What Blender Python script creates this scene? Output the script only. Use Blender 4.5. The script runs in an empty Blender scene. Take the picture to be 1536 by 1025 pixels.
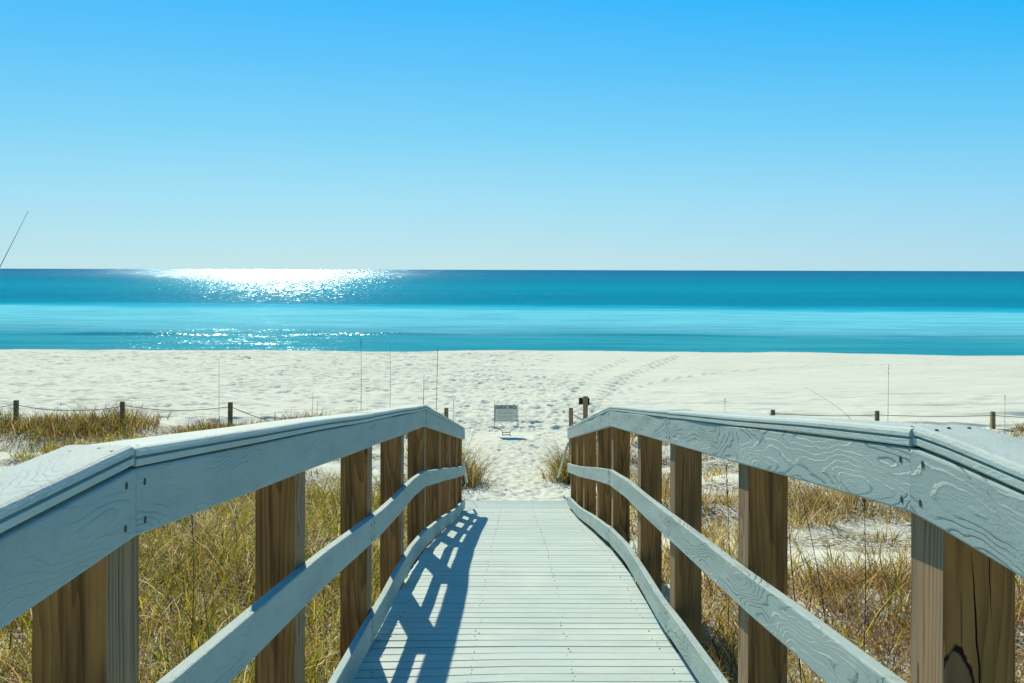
import bpy, bmesh, math, random
import numpy as np
from math import radians, sin, cos, pi

random.seed(7)
rng = np.random.default_rng(11)
SC = bpy.context.scene
COL = SC.collection
CAM_Z = 5.5                                   # eye height above the sea
SUN_AZ, SUN_EL = radians(-15.8), radians(32.7)  # azimuth from +Y, towards -X
XC, HALF = 0.035, 0.755                     # centre line and half clear width between the rails

# ------------------------------------------------------------------ helpers
def tag(o, label=None, cat=None, group=None, kind=None):
    if label: o['label'] = label
    if cat: o['category'] = cat
    if group: o['group'] = group
    if kind: o['kind'] = kind
    return o

def thing(name, loc, label, cat, group=None):
    o = bpy.data.objects.new(name, None)
    o.empty_display_size = .2
    COL.objects.link(o)
    o.location = loc
    return tag(o, label, cat, group)

def link(name, me, mat=None, parent=None, loc=(0, 0, 0)):
    o = bpy.data.objects.new(name, me)
    COL.objects.link(o)
    if mat is not None:
        me.materials.clear(); me.materials.append(mat)
    if parent is not None:
        o.parent = parent
    o.location = loc
    return o

def mesh_np(name, V, F, smooth=False, color=None):
    """V (n,3); F (m,k) one face size"""
    me = bpy.data.meshes.new(name)
    V = np.ascontiguousarray(V, dtype=np.float32); F = np.ascontiguousarray(F, dtype=np.int32)
    k = F.shape[1]
    me.vertices.add(len(V)); me.vertices.foreach_set('co', V.ravel())
    me.loops.add(F.size); me.loops.foreach_set('vertex_index', F.ravel())
    me.polygons.add(len(F))
    me.polygons.foreach_set('loop_start', np.arange(0, F.size, k, dtype=np.int32))
    me.polygons.foreach_set('loop_total', np.full(len(F), k, dtype=np.int32))
    me.polygons.foreach_set('use_smooth', np.full(len(F), bool(smooth)))
    if color is not None:
        a = me.color_attributes.new('tint', 'FLOAT_COLOR', 'POINT')
        c = np.ones((len(V), 4), dtype=np.float32); c[:, :3] = color
        a.data.foreach_set('color', c.ravel())
    me.update(calc_edges=True)
    return me

def bm_mesh(name, bm, smooth=False):
    me = bpy.data.meshes.new(name)
    bmesh.ops.recalc_face_normals(bm, faces=bm.faces[:])
    bm.to_mesh(me); bm.free()
    if smooth:
        for p in me.polygons: p.use_smooth = True
    return me

def add_box(bm, x0, x1, y0, y1, z0, z1):
    vs = [bm.verts.new((x, y, z)) for x in (x0, x1) for y in (y0, y1) for z in (z0, z1)]
    for f in ((0, 1, 3, 2), (4, 6, 7, 5), (0, 4, 5, 1), (2, 3, 7, 6), (0, 2, 6, 4), (1, 5, 7, 3)):
        bm.faces.new([vs[i] for i in f])
    return vs

def tube(pts, r0, r1=None, seg=8, name='tube'):
    pts = [np.array(p, float) for p in pts]
    n = len(pts); r1 = r0 if r1 is None else r1
    V, F = [], []
    for i, p in enumerate(pts):
        t = pts[min(i + 1, n - 1)] - pts[max(i - 1, 0)]
        t /= np.linalg.norm(t)
        up = np.array((0, 0, 1.)) if abs(t[2]) < .9 else np.array((0, 1., 0))
        a = np.cross(t, up); a /= np.linalg.norm(a); b = np.cross(a, t)
        r = r0 + (r1 - r0) * i / max(1, n - 1)
        for k in range(seg):
            an = 2 * pi * k / seg
            V.append(p + r * (cos(an) * a + sin(an) * b))
    for i in range(n - 1):
        for k in range(seg):
            k2 = (k + 1) % seg
            F.append((i * seg + k, i * seg + k2, (i + 1) * seg + k2, (i + 1) * seg + k))
    bm = bmesh.new()
    vs = [bm.verts.new(v) for v in V]
    for f in F: bm.faces.new([vs[i] for i in f])
    bm.faces.new(vs[:seg]); bm.faces.new(vs[-seg:])
    return bm_mesh(name, bm, True)

def hash2(ix, iy, s):
    h = np.sin(ix * 127.1 + iy * 311.7 + s * 74.7) * 43758.5453
    return h - np.floor(h)

def vnoise(x, y, s=0):
    ix, iy = np.floor(x), np.floor(y); fx, fy = x - ix, y - iy
    ux, uy = fx * fx * (3 - 2 * fx), fy * fy * (3 - 2 * fy)
    a = hash2(ix, iy, s); b = hash2(ix + 1, iy, s); c = hash2(ix, iy + 1, s); d = hash2(ix + 1, iy + 1, s)
    return (a * (1 - ux) + b * ux) * (1 - uy) + (c * (1 - ux) + d * ux) * uy

def fbm(x, y, s=0, o=3):
    t, amp, n = 0, 1, 0
    for k in range(o):
        t = t + amp * vnoise(x * 2 ** k, y * 2 ** k, s + 17 * k); n += amp; amp *= .5
    return t / n

def sstep(a, b, x):
    t = np.clip((x - a) / (b - a), 0, 1)
    return t * t * (3 - 2 * t)

# ------------------------------------------------------------------ material helpers
class NT:
    def __init__(s, name):
        s.mat = bpy.data.materials.new(name); s.mat.use_nodes = True
        s.t = s.mat.node_tree; s.t.nodes.clear()
        s.out = s.n('ShaderNodeOutputMaterial')
    def n(s, typ, ins=None, **kw):
        nd = s.t.nodes.new(typ)
        for k, v in kw.items(): setattr(nd, k, v)
        if ins:
            for k, v in ins.items(): s.put(nd.inputs[k], v)
        return nd
    def put(s, sock, v):
        if isinstance(v, bpy.types.NodeSocket): s.t.links.new(v, sock)
        elif isinstance(v, bpy.types.Node): s.t.links.new(v.outputs[0], sock)
        elif isinstance(v, (tuple, list)) and sock.type == 'RGBA' and len(v) == 3: sock.default_value = (*v, 1)
        else: sock.default_value = v
    def math(s, op, a, b=None, c=None, clamp=False):
        nd = s.n('ShaderNodeMath', operation=op, use_clamp=clamp)
        s.put(nd.inputs[0], a)
        if b is not None: s.put(nd.inputs[1], b)
        if c is not None: s.put(nd.inputs[2], c)
        return nd.outputs[0]
    def vmath(s, op, a, b=None):
        nd = s.n('ShaderNodeVectorMath', operation=op)
        s.put(nd.inputs[0], a)
        if b is not None: s.put(nd.inputs['Scale'] if op == 'SCALE' else nd.inputs[1], b)
        return nd.outputs[0]
    def noise(s, vec, scale, detail=2, rough=.5, dist=0, out=0):
        nd = s.n('ShaderNodeTexNoise', {'Scale': scale, 'Detail': detail, 'Roughness': rough, 'Distortion': dist})
        s.put(nd.inputs['Vector'], vec)
        return nd.outputs[out]
    def ramp(s, fac, stops, interp='LINEAR'):
        nd = s.n('ShaderNodeValToRGB'); cr = nd.color_ramp; cr.interpolation = interp
        while len(cr.elements) < len(stops): cr.elements.new(.5)
        for e, (p, c) in zip(cr.elements, stops):
            e.position = p
            e.color = (*c, 1) if isinstance(c, (tuple, list)) else (c, c, c, 1)
        s.put(nd.inputs[0], fac)
        return nd.outputs[0]
    def maprange(s, v, a, b, c, d):
        nd = s.n('ShaderNodeMapRange', {1: a, 2: b, 3: c, 4: d}); s.put(nd.inputs[0], v)
        return nd.outputs[0]
    def mix(s, f, a, b, blend='MIX'):
        nd = s.n('ShaderNodeMix', data_type='RGBA', blend_type=blend)
        s.put(nd.inputs[0], f); s.put(nd.inputs[6], a); s.put(nd.inputs[7], b)
        return nd.outputs[2]
    def scale(s, vec, sc):
        return s.vmath('MULTIPLY', vec, sc)
    def bump(s, h, strength, dist, normal=None):
        nd = s.n('ShaderNodeBump', {'Strength': strength, 'Distance': dist}); s.put(nd.inputs['Height'], h)
        if normal is not None: s.put(nd.inputs['Normal'], normal)
        return nd.outputs[0]
    def bsdf(s, col, rough=.7, spec=.3, normal=None, **kw):
        b = s.n('ShaderNodeBsdfPrincipled')
        s.put(b.inputs['Base Color'], col); s.put(b.inputs['Roughness'], rough)
        b.inputs['Specular IOR Level'].default_value = spec
        for k, v in kw.items(): s.put(b.inputs[k], v)
        if normal is not None: s.put(b.inputs['Normal'], normal)
        s.t.links.new(b.outputs[0], s.out.inputs[0])
        return b

def simple(name, col, rough=.6, spec=.3, metallic=0.0, var=.25, scale=30):
    m = NT(name); tc = m.n('ShaderNodeTexCoord').outputs['Object']
    f = m.noise(tc, scale, 4)
    c = m.mix(m.maprange(f, .3, .7, 0, 1), tuple(x * (1 - var) for x in col), tuple(min(1, x * (1 + var)) for x in col))
    m.bsdf(c, rough, spec, m.bump(f, .25, .004), Metallic=metallic)
    return m.mat

def mat_paint(name, plank=False, carve_k=1.25, PAINT=(0.545, 0.665, 0.605), rings=21.0):
    """blue-grey paint over timber whose raised grain shows through; uses the UV map in metres (u along the board)"""
    m = NT(name)
    uv = m.n('ShaderNodeTexCoord').outputs['UV']
    rnd = m.n('ShaderNodeObjectInfo').outputs['Random']
    if plank:
        at = m.n('ShaderNodeAttribute', attribute_name='tint').outputs['Color']
        off = m.scale(at, (91.0, 37.0, 53.0))
    else:
        off = m.n('ShaderNodeCombineXYZ', {0: m.math('MULTIPLY', rnd, 83.0), 1: m.math('MULTIPLY', rnd, 31.0), 2: 0.0}).outputs[0]
    p = m.vmath('ADD', uv, off)
    wob = m.noise(m.scale(p, (9, 22, 1)), 1.0, 3, out=1)
    p2 = m.vmath('ADD', m.scale(p, (2.3, 9.5, 1)), m.vmath('SCALE', m.vmath('SUBTRACT', wob, (.5, .5, .5)), .22))
    phi = m.noise(p2, 1.0, .6, .35)
    steps = m.math('FRACT', m.math('MULTIPLY', phi, rings))
    edge = m.math('POWER', m.math('ABSOLUTE', m.math('SUBTRACT', m.math('MULTIPLY', steps, 2.0), 1.0)), 5.0)
    brk = m.maprange(m.noise(m.scale(p, (6, 14, 1)), 1.0, 2), .36, .58, .15, 1)
    carve = m.math('MULTIPLY', m.maprange(steps, .82, 1, 0, 1), brk)
    fine = m.noise(m.scale(p, (40, 260, 1)), 1.0, 3)
    speck = m.noise(m.scale(p, (150, 150, 1)), 1.0, 2)
    h = m.math('ADD', m.math('MULTIPLY', carve, carve_k if not plank else .18),
               m.math('ADD', m.math('MULTIPLY', fine, .32), m.math('MULTIPLY', speck, .22)))
    nrm = m.bump(h, .9 if not plank else .6, .0032 if not plank else .002)
    dirt = m.noise(m.scale(p, (2.2, 7, 1)), 1.0, 5, .65)
    col = m.mix(m.maprange(dirt, .3, .72, 0, 1), tuple(x * .86 for x in PAINT), tuple(min(1, x * 1.06) for x in PAINT))
    relief_shade = m.math('MULTIPLY', m.maprange(steps, .15, 0, 0, 1.0), m.math('MULTIPLY', brk, .15 if plank else .55 * min(1, carve_k)))  # dark lines beside the grain ridges: relief shade painted into the colour
    col = m.mix(relief_shade, col, (.10, .155, .155) if carve_k > 1 else (.20, .29, .29))
    wear = m.maprange(m.noise(m.scale(p, (9, 60, 1)), 1.0, 4, .7), .68, .8, 0, .4)
    col = m.mix(wear, col, (.40, .42, .38))
    if plank:
        v = m.n('ShaderNodeSeparateColor'); m.put(v.inputs[0], at)
        col = m.mix(m.maprange(v.outputs[0], 0, 1, 0, .32), col, (.38, .50, .49))
        dust = m.maprange(m.noise(m.scale(m.n('ShaderNodeNewGeometry').outputs['Position'], (1.6, 1.1, 1)), 1.0, 5, .68), .50, .72, 0, .5)
        col = m.mix(dust, col, (.68, .72, .62))
    m.bsdf(col, m.maprange(speck, .2, .8, .62, .8), .16, nrm)
    return m.mat

def mat_post(name, cracks=(), bark=None):
    """weathered pine: growth rings around an off-centre pith, a few knots, greyer on the faces that get the sun"""
    m = NT(name)
    tc = m.n('ShaderNodeTexCoord').outputs['Object']
    rnd = m.n('ShaderNodeObjectInfo').outputs['Random']
    off = m.n('ShaderNodeCombineXYZ', {0: m.math('MULTIPLY', rnd, 17.0), 1: m.math('MULTIPLY', rnd, 29.0), 2: m.math('MULTIPLY', rnd, 61.0)}).outputs[0]
    q = m.vmath('ADD', tc, off)
    wob = m.vmath('SCALE', m.vmath('SUBTRACT', m.noise(m.scale(q, (5, 5, 1.1)), 1.0, 2, out=1), (.5, .5, .5)), .055)
    p = m.vmath('ADD', tc, wob)
    # pith is tilted a little so the rings open into long pointed arches
    sp = m.n('ShaderNodeSeparateXYZ'); m.put(sp.inputs[0], p)
    px = m.math('ADD', sp.outputs[0], m.math('SUBTRACT', m.math('MULTIPLY', m.math('FRACT', m.math('MULTIPLY', rnd, 7.3)), .08), .04))
    py = m.math('ADD', m.math('ADD', sp.outputs[1], m.math('SUBTRACT', m.math('MULTIPLY', m.math('FRACT', m.math('MULTIPLY', rnd, 3.7)), .10), .02)),
                m.math('MULTIPLY', sp.outputs[2], .035))
    r = m.math('SQRT', m.math('ADD', m.math('POWER', px, 2.0), m.math('POWER', py, 2.0)))
    vor = m.n('ShaderNodeTexVoronoi', {'Scale': 1.0, 'Randomness': 1.0}); m.put(vor.inputs['Vector'], m.scale(q, (7.5, 7.5, 2.0)))
    knot = m.maprange(vor.outputs['Distance'], .0, .33, 1, 0)
    rr = m.math('ADD', r, m.math('MULTIPLY', m.math('POWER', knot, 1.6), .028))
    ring = m.math('FRACT', m.math('MULTIPLY', m.math('ADD', rr, m.math('MULTIPLY', m.noise(m.scale(q, (60, 60, 2.0)), 1.0, 2), .010)), 82.0))
    late = m.math('POWER', ring, 1.9)
    fib = m.noise(m.scale(q, (150, 150, 4)), 1.0, 3, .6)
    blot = m.noise(m.scale(q, (9, 9, 2.4)), 1.0, 4, .6)
    streak = m.noise(m.scale(q, (34, 34, 1.2)), 1.0, 3, .6)
    c = m.mix(m.math('MULTIPLY', late, m.maprange(m.noise(m.scale(q, (8, 8, .8)), 1.0, 2), .3, .6, .6, 1)), (.52, .255, .075), (.115, .044, .011))
    c = m.mix(m.maprange(fib, .25, .75, 0, .5), c, (.54, .29, .095))
    c = m.mix(m.maprange(blot, .45, .8, 0, .6), c, (.20, .086, .022))
    c = m.mix(m.maprange(streak, .48, .66, 0, .72), c, (.075, .038, .014))
    kd = m.maprange(knot, .72, .93, 0, .9)
    c = m.mix(kd, c, (.055, .028, .012))
    tone = m.math('FRACT', m.math('MULTIPLY', rnd, 11.1))
    c = m.mix(m.math('MULTIPLY', tone, .35), c, (.32, .20, .09))
    # faces turned to the walkway are weathered silver grey
    gn = m.n('ShaderNodeNewGeometry').outputs['Normal']
    sn = m.n('ShaderNodeSeparateXYZ'); m.put(sn.inputs[0], gn)
    side = m.maprange(m.math('ABSOLUTE', sn.outputs[0]), .55, .8, 0, .62)
    grey = m.mix(late, (.33, .28, .195), (.125, .095, .058))
    c = m.mix(side, c, grey)
    h = m.math('ADD', m.math('MULTIPLY', late, .5), m.math('ADD', m.math('MULTIPLY', fib, .5), m.math('MULTIPLY', streak, -.4)))
    so = m.n('ShaderNodeSeparateXYZ'); m.put(so.inputs[0], tc)
    front = m.maprange(sn.outputs[1], -.6, -.4, 1, 0)
    for (x0, z0, z1, slope, w, seed) in cracks:
        wz = m.n('ShaderNodeCombineXYZ', {0: seed, 1: 0.0, 2: m.math('MULTIPLY', so.outputs[2], 9.0)}).outputs[0]
        nz = m.math('MULTIPLY', m.math('SUBTRACT', m.noise(wz, 1.0, 3), .5), .016)
        xc = m.math('ADD', m.math('MULTIPLY_ADD', m.math('SUBTRACT', so.outputs[2], z0), slope, x0), nz)
        d = m.math('ABSOLUTE', m.math('SUBTRACT', so.outputs[0], xc))
        t = m.maprange(so.outputs[2], z0, z1, 0, 1)
        ww = m.math('MULTIPLY', m.math('MULTIPLY', m.math('MULTIPLY', t, m.math('SUBTRACT', 1.0, t)), 4.0), w)
        k = m.math('MULTIPLY', m.math('LESS_THAN', d, ww), front)
        c = m.mix(k, c, (.008, .006, .005))
        h = m.math('SUBTRACT', h, m.math('MULTIPLY', k, 2.0))
    if bark:
        bx, bz, rx, rz = bark
        wv = m.vmath('ADD', tc, m.vmath('SCALE', m.vmath('SUBTRACT', m.noise(m.scale(tc, (40, 40, 22)), 1.0, 3, out=1), (.5, .5, .5)), .022))
        sw = m.n('ShaderNodeSeparateXYZ'); m.put(sw.inputs[0], wv)
        ex = m.math('DIVIDE', m.math('SUBTRACT', sw.outputs[0], bx), rx); ez = m.math('DIVIDE', m.math('SUBTRACT', sw.outputs[2], bz), rz)
        er = m.math('SQRT', m.math('ADD', m.math('MULTIPLY', ex, ex), m.math('MULTIPLY', ez, ez)))
        k = m.math('MULTIPLY', m.maprange(m.math('ADD', m.math('ABSOLUTE', m.math('SUBTRACT', er, 1.0)), m.math('MULTIPLY', m.noise(m.scale(tc, (26, 26, 26)), 1.0, 3), .30)), .19, .25, 1, 0), front)
        inn = m.math('MULTIPLY', m.maprange(er, .95, 1.0, 1, 0), front)
        c = m.mix(m.math('MULTIPLY', inn, .55), c, (.17, .12, .075))
        c = m.mix(k, c, (.016, .010, .008))
        h = m.math('SUBTRACT', h, m.math('MULTIPLY', k, 2.0))
    m.bsdf(c, .82, .2, m.bump(h, .55, .003))
    return m.mat

def mat_sand():
    m = NT('white_sand')
    g = m.n('ShaderNodeNewGeometry').outputs['Position']
    big = m.noise(m.scale(g, (.35, .35, .35)), 1.0, 4)
    mid = m.noise(m.scale(g, (5, 5, 5)), 1.0, 4, .6)
    fine = m.noise(m.scale(g, (90, 90, 90)), 1.0, 2)
    c = m.mix(m.maprange(big, .3, .7, 0, 1), (.775, .815, .65), (.835, .87, .70))
    c = m.mix(m.maprange(mid, .4, .75, 0, .35), c, (.69, .725, .58))
    c = m.mix(m.maprange(fine, .62, .75, 0, .3), c, (.55, .54, .48))
    at = m.n('ShaderNodeAttribute', attribute_name='tint').outputs['Color']
    s = m.n('ShaderNodeSeparateColor'); m.put(s.inputs[0], at)
    # leaf litter, darkened to add grass shade (red) and damp sand along the water (green)
    litter_shade = m.math('MULTIPLY', s.outputs[0], m.maprange(m.noise(m.scale(g, (17, 17, 17)), 1.0, 5, .7), .42, .56, 0, 1))
    c = m.mix(litter_shade, c, (.12, .082, .04))
    c = m.mix(m.math('MULTIPLY', s.outputs[1], .75), c, (.50, .49, .42))
    h = m.math('ADD', m.math('MULTIPLY', mid, .7), m.math('MULTIPLY', fine, .12))
    m.bsdf(c, .95, .08, m.bump(h, .55, .03))
    return m.mat

def mat_sea():
    m = NT('sea_water')
    g = m.n('ShaderNodeNewGeometry').outputs['Position']
    sp = m.n('ShaderNodeSeparateXYZ'); m.put(sp.inputs[0], g)
    y = m.math('MULTIPLY_ADD', m.math('MINIMUM', m.math('MAXIMUM', sp.outputs[0], -200.0), 200.0), .10, sp.outputs[1])
    ly = m.math('LOGARITHM', m.math('MAXIMUM', y, 20.0), 10.0)            # 1.7 .. 4.3
    lx = m.math('DIVIDE', sp.outputs[0], m.math('MAXIMUM', y, 20.0))
    # sand bars and deeper channels run along the shore: wobble the depth zones gently
    cv = m.n('ShaderNodeCombineXYZ', {0: m.math('MULTIPLY', lx, 1.1), 1: m.math('MULTIPLY', ly, 9.0), 2: 0.0}).outputs[0]
    wz = m.math('MULTIPLY', m.math('SUBTRACT', m.noise(m.scale(cv, (2.6, 1.6, 1)), 1.0, 5, .62), .5), .125)
    f = m.maprange(m.math('ADD', ly, wz), 1.7, 4.0, 0, 1)
    def P(d): return (math.log10(d) - 1.7) / 2.3
    c = m.ramp(f, [(P(53), (.075, .45, .52)), (P(59), (.035, .40, .46)), (P(64), (.06, .46, .53)), (P(70), (.055, .44, .51)), (P(77), (.17, .60, .68)), (P(88), (.23, .79, .86)),
                   (P(114), (.24, .86, .95)), (P(122), (.04, .62, .80)), (P(134), (.001, .32, .45)), (P(165), (.001, .27, .39)), (P(250), (.001, .35, .47)),
                   (P(450), (.001, .26, .38)), (P(900), (.001, .17, .31)), (P(2000), (.001, .125, .265)), (P(6000), (.001, .12, .25))])
    # ripple shading and wind streaks along the shore, put into the water colour
    t1 = m.noise(m.scale(g, (.085, 1.0, 1)), 1.0, 5, .7)
    c = m.mix(m.maprange(t1, .38, .60, .72, 0), c, m.mix(.55, c, (.008, .30, .44)))
    lv = m.n('ShaderNodeCombineXYZ', {0: m.math('MULTIPLY', lx, 6.5), 1: m.math('MULTIPLY', ly, 62.0), 2: 0.0}).outputs[0]
    t2 = m.noise(lv, 1.0, 5, .68)
    c = m.mix(m.maprange(t2, .46, .70, 0, .5), c, m.mix(.5, c, (.002, .17, .33)))
    t3 = m.noise(m.vmath('ADD', m.scale(lv, (.35, 1, 1)), (7.7, 3.3, 0)), .5, 4, .65)
    c = m.mix(m.maprange(t3, .54, .76, 0, .38), c, (.03, .45, .62))
    # wave facets: slopes taken straight from noise so far water stays rough
    nr_ = m.maprange(y, 90, 150, 0, 1)
    n1 = m.mix(nr_, m.noise(m.scale(g, (4.5, 2.6, 1)), 1.0, 2, .6, out=1), m.noise(m.scale(g, (1.6, .45, 1)), 1.0, 2, .6, out=1))
    n2 = m.noise(m.scale(g, (.35, .5, 1)), 1.0, 2, .6, out=1)
    # calm over the shallow bar, ruffled close to the beach and further out
    am = m.ramp(f, [(P(53), .38), (P(74), .40), (P(82), .24), (P(116), .22), (P(140), .42), (P(230), .58), (P(420), .74), (P(900), 1.0)])
    s1 = m.vmath('MULTIPLY', m.vmath('SUBTRACT', n1, (.5, .5, .5)), m.mix(nr_, (1.9, 1.15, 0), (1.25, 1.5, 0)))
    s2 = m.vmath('MULTIPLY', m.vmath('SUBTRACT', n2, (.5, .5, .5)), (.5, .8, 0))
    sl_ = m.vmath('SCALE', m.vmath('ADD', m.vmath('ADD', s1, s2), m.vmath('ADD', (.065, -.165, 0), m.vmath('SCALE', (.09, 0, 0), m.math('SUBTRACT', 1.0, nr_)))), am)     # wave fronts face the beach
    gn = m.n('ShaderNodeNewGeometry').outputs['Normal']
    nr = m.vmath('NORMALIZE', m.vmath('ADD', gn, sl_))
    d = m.n('ShaderNodeBsdfDiffuse'); m.put(d.inputs[0], c)
    gl = m.n('ShaderNodeBsdfGlossy', {'Color': (.62, .88, 1), 'Roughness': .17}); m.put(gl.inputs['Normal'], nr)
    fr = m.n('ShaderNodeFresnel', {'IOR': 1.33}); m.put(fr.inputs['Normal'], nr)
    fac = m.math('MINIMUM', m.math('MULTIPLY', fr.outputs[0], .6), m.ramp(f, [(P(53), .034), (P(120), .045), (P(400), .085), (P(1000), .22)]))
    mx = m.n('ShaderNodeMixShader'); m.put(mx.inputs[0], fac)
    m.t.links.new(d.outputs[0], mx.inputs[1]); m.t.links.new(gl.outputs[0], mx.inputs[2])
    m.t.links.new(mx.outputs[0], m.out.inputs[0])
    return m.mat

def mat_grass(name, trans=.5):
    m = NT(name)
    at = m.n('ShaderNodeAttribute', attribute_name='tint').outputs['Color']
    d = m.n('ShaderNodeBsdfPrincipled', {'Roughness': .5, 'Specular IOR Level': .35}); m.put(d.inputs['Base Color'], at)
    tr = m.n('ShaderNodeBsdfTranslucent'); m.put(tr.inputs[0], at)
    mx = m.n('ShaderNodeMixShader', {0: trans})
    m.t.links.new(d.outputs[0], mx.inputs[1]); m.t.links.new(tr.outputs[0], mx.inputs[2])
    m.t.links.new(mx.outputs[0], m.out.inputs[0])
    return m.mat

RAIL_SHADE = (.415, .530, .490)  # deck and cap paint darkened: shade of the upright faces put into the colour
M_RAIL_L = mat_paint('shaded_rail_paint', False, .5, RAIL_SHADE, 17.0)
M_RAIL_R = mat_paint('grainy_rail_paint_shaded', False, 1.25, RAIL_SHADE, 15.0)
M_DECK = mat_paint('deck_paint', True)
M_CAP = mat_paint('cap_paint', False, .25)
M_POST = mat_post('weathered_pine')
M_POSTC = mat_post('cracked_pine', [(.006, -.56, -.18, -.06, .0021, 3.0), (.021, -.33, -.15, -.03, .0011, 8.0)], (-.047, -.49, .036, .11))
M_SAND = mat_sand()
M_SEA = mat_sea()
M_GRASS = mat_grass('grass_blade')
M_STALK = mat_grass('dry_stalk', .25)
M_FPOST = simple('fence_wood', (.36, .26, .14), .85, .2)
M_ROPE = simple('rope', (.27, .25, .20), .9, .1, scale=80)
M_SCREW = simple('screw_steel', (.05, .06, .06), .55, .4, .3)
M_BEAM = simple('joist_wood', (.20, .15, .10), .85, .2)
M_WIRE = simple('sign_wire', (.20, .23, .22), .5, .5, .5)
M_SIGN = simple('sign_face', (.82, .88, .78), .5, .4, 0, .06, 12)
M_INK = simple('sign_ink', (.035, .05, .045), .6, .3)
M_INK2 = simple('sign_small_ink', (.05, .075, .06), .6, .3)
M_BACK = simple('sign_back', (.025, .03, .032), .6, .3)
M_PIPE = simple('handrail_paint', (.42, .50, .45), .5, .4)
M_BRACKET = simple('bracket_steel', (.06, .07, .07), .5, .4, .4)

# ------------------------------------------------------------------ profiles along the walkway (z relative to sea level)
TY = [-3.0, 1.68, 7.15, 12.8]; TH = [.339, .346, 1.175, 2.40]
def rail_top(y): return CAM_Z - np.interp(y, TY, TH)            # top edge of the face board
BY = [-3, 2.5, 3.4, 4.4, 5.1, 6.1, 6.9, 7.5, 8.6, 9.8, 10.7, 11.6, 12.9, 14]
BO = [0, .0, .008, .004, -.008, -.040, -.012, .0, .0, .022, .032, .02, .005, 0]
TYL = [-3.0, 1.62, 6.93, 12.3]; THL = [.373, .375, 1.138, 2.315]
def rail_top_l(y): return CAM_Z - np.interp(y, TYL, THL)
def low_off(y): return -np.interp(y, BY, BO)
def deck_z(y): return rail_top(y) - 1.168 + low_off(y) * .6 - .002
DECK_END = 13.2

# ------------------------------------------------------------------ sand
PY = [-80, 1.7, 7, 11, 12.6, 13.2, 13.8, 16, 22, 30, 40, 52, 54, 56, 66, 90, 200]
PH = [2.05, 2.05, 2.85, 3.55, 3.74, 3.70, 3.69, 3.86, 4.27, 4.60, 4.92, 5.13, 5.17, 5.40, 6.4, 8.0, 9]
DY = [-80, 1.7, 7, 11, 15, 19, 21.5, 24, 26, 30]
DH = [2.05, 2.05, 2.78, 3.32, 3.62, 3.78, 3.90, 4.22, 4.45, 4.60]
def shore_y(x, y):
    k = np.clip((y - 24) / 25, 0, 1)
    return y + k * (np.where(x > 0, .055 * x, .0) + .9 * (vnoise(x / 9.0, x * 0 + 3.1, 5) - .5) * 2.2 + .6 * (vnoise(x / 2.1, x * 0 + 7.7, 6) - .5))
def base_ground(x, y):
    x = np.asarray(x, float); y = np.asarray(y, float)
    ys = shore_y(x, y)
    path = -np.interp(ys, PY, PH)
    dune = -np.interp(ys, DY, DH)
    ax = np.abs(x - XC)
    edge = 1.15 + .35 * vnoise(y / 1.3, x * 0 + 2.0, 9) + np.clip((y - 17) * .05, 0, .35)
    w = sstep(edge - .25, edge + .75, ax) * (1 - sstep(23, 27, y))
    z = path * (1 - w) + dune * w
    und = (fbm(x / 2.6, y / 2.6, 21) - .5) * .42 + (fbm(x / .7, y / .7, 33) - .5) * .10
    fade = np.clip((y - 1) / 3, .3, 1) * (1 - sstep(22, 26, y))
    z = z + w * und * fade
    z = z + sstep(24, 30, y) * (1 - sstep(45, 51, y)) * ((fbm(x / 5, y / 3.0, 41) - .5) * .14)
    return z + CAM_Z

def axis(*segs):
    out = []
    for a, b, s in segs:
        n = max(1, int(round((b - a) / s)))
        out += list(np.linspace(a, b, n, endpoint=False))
    out.append(segs[-1][1])
    return np.array(out)

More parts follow.
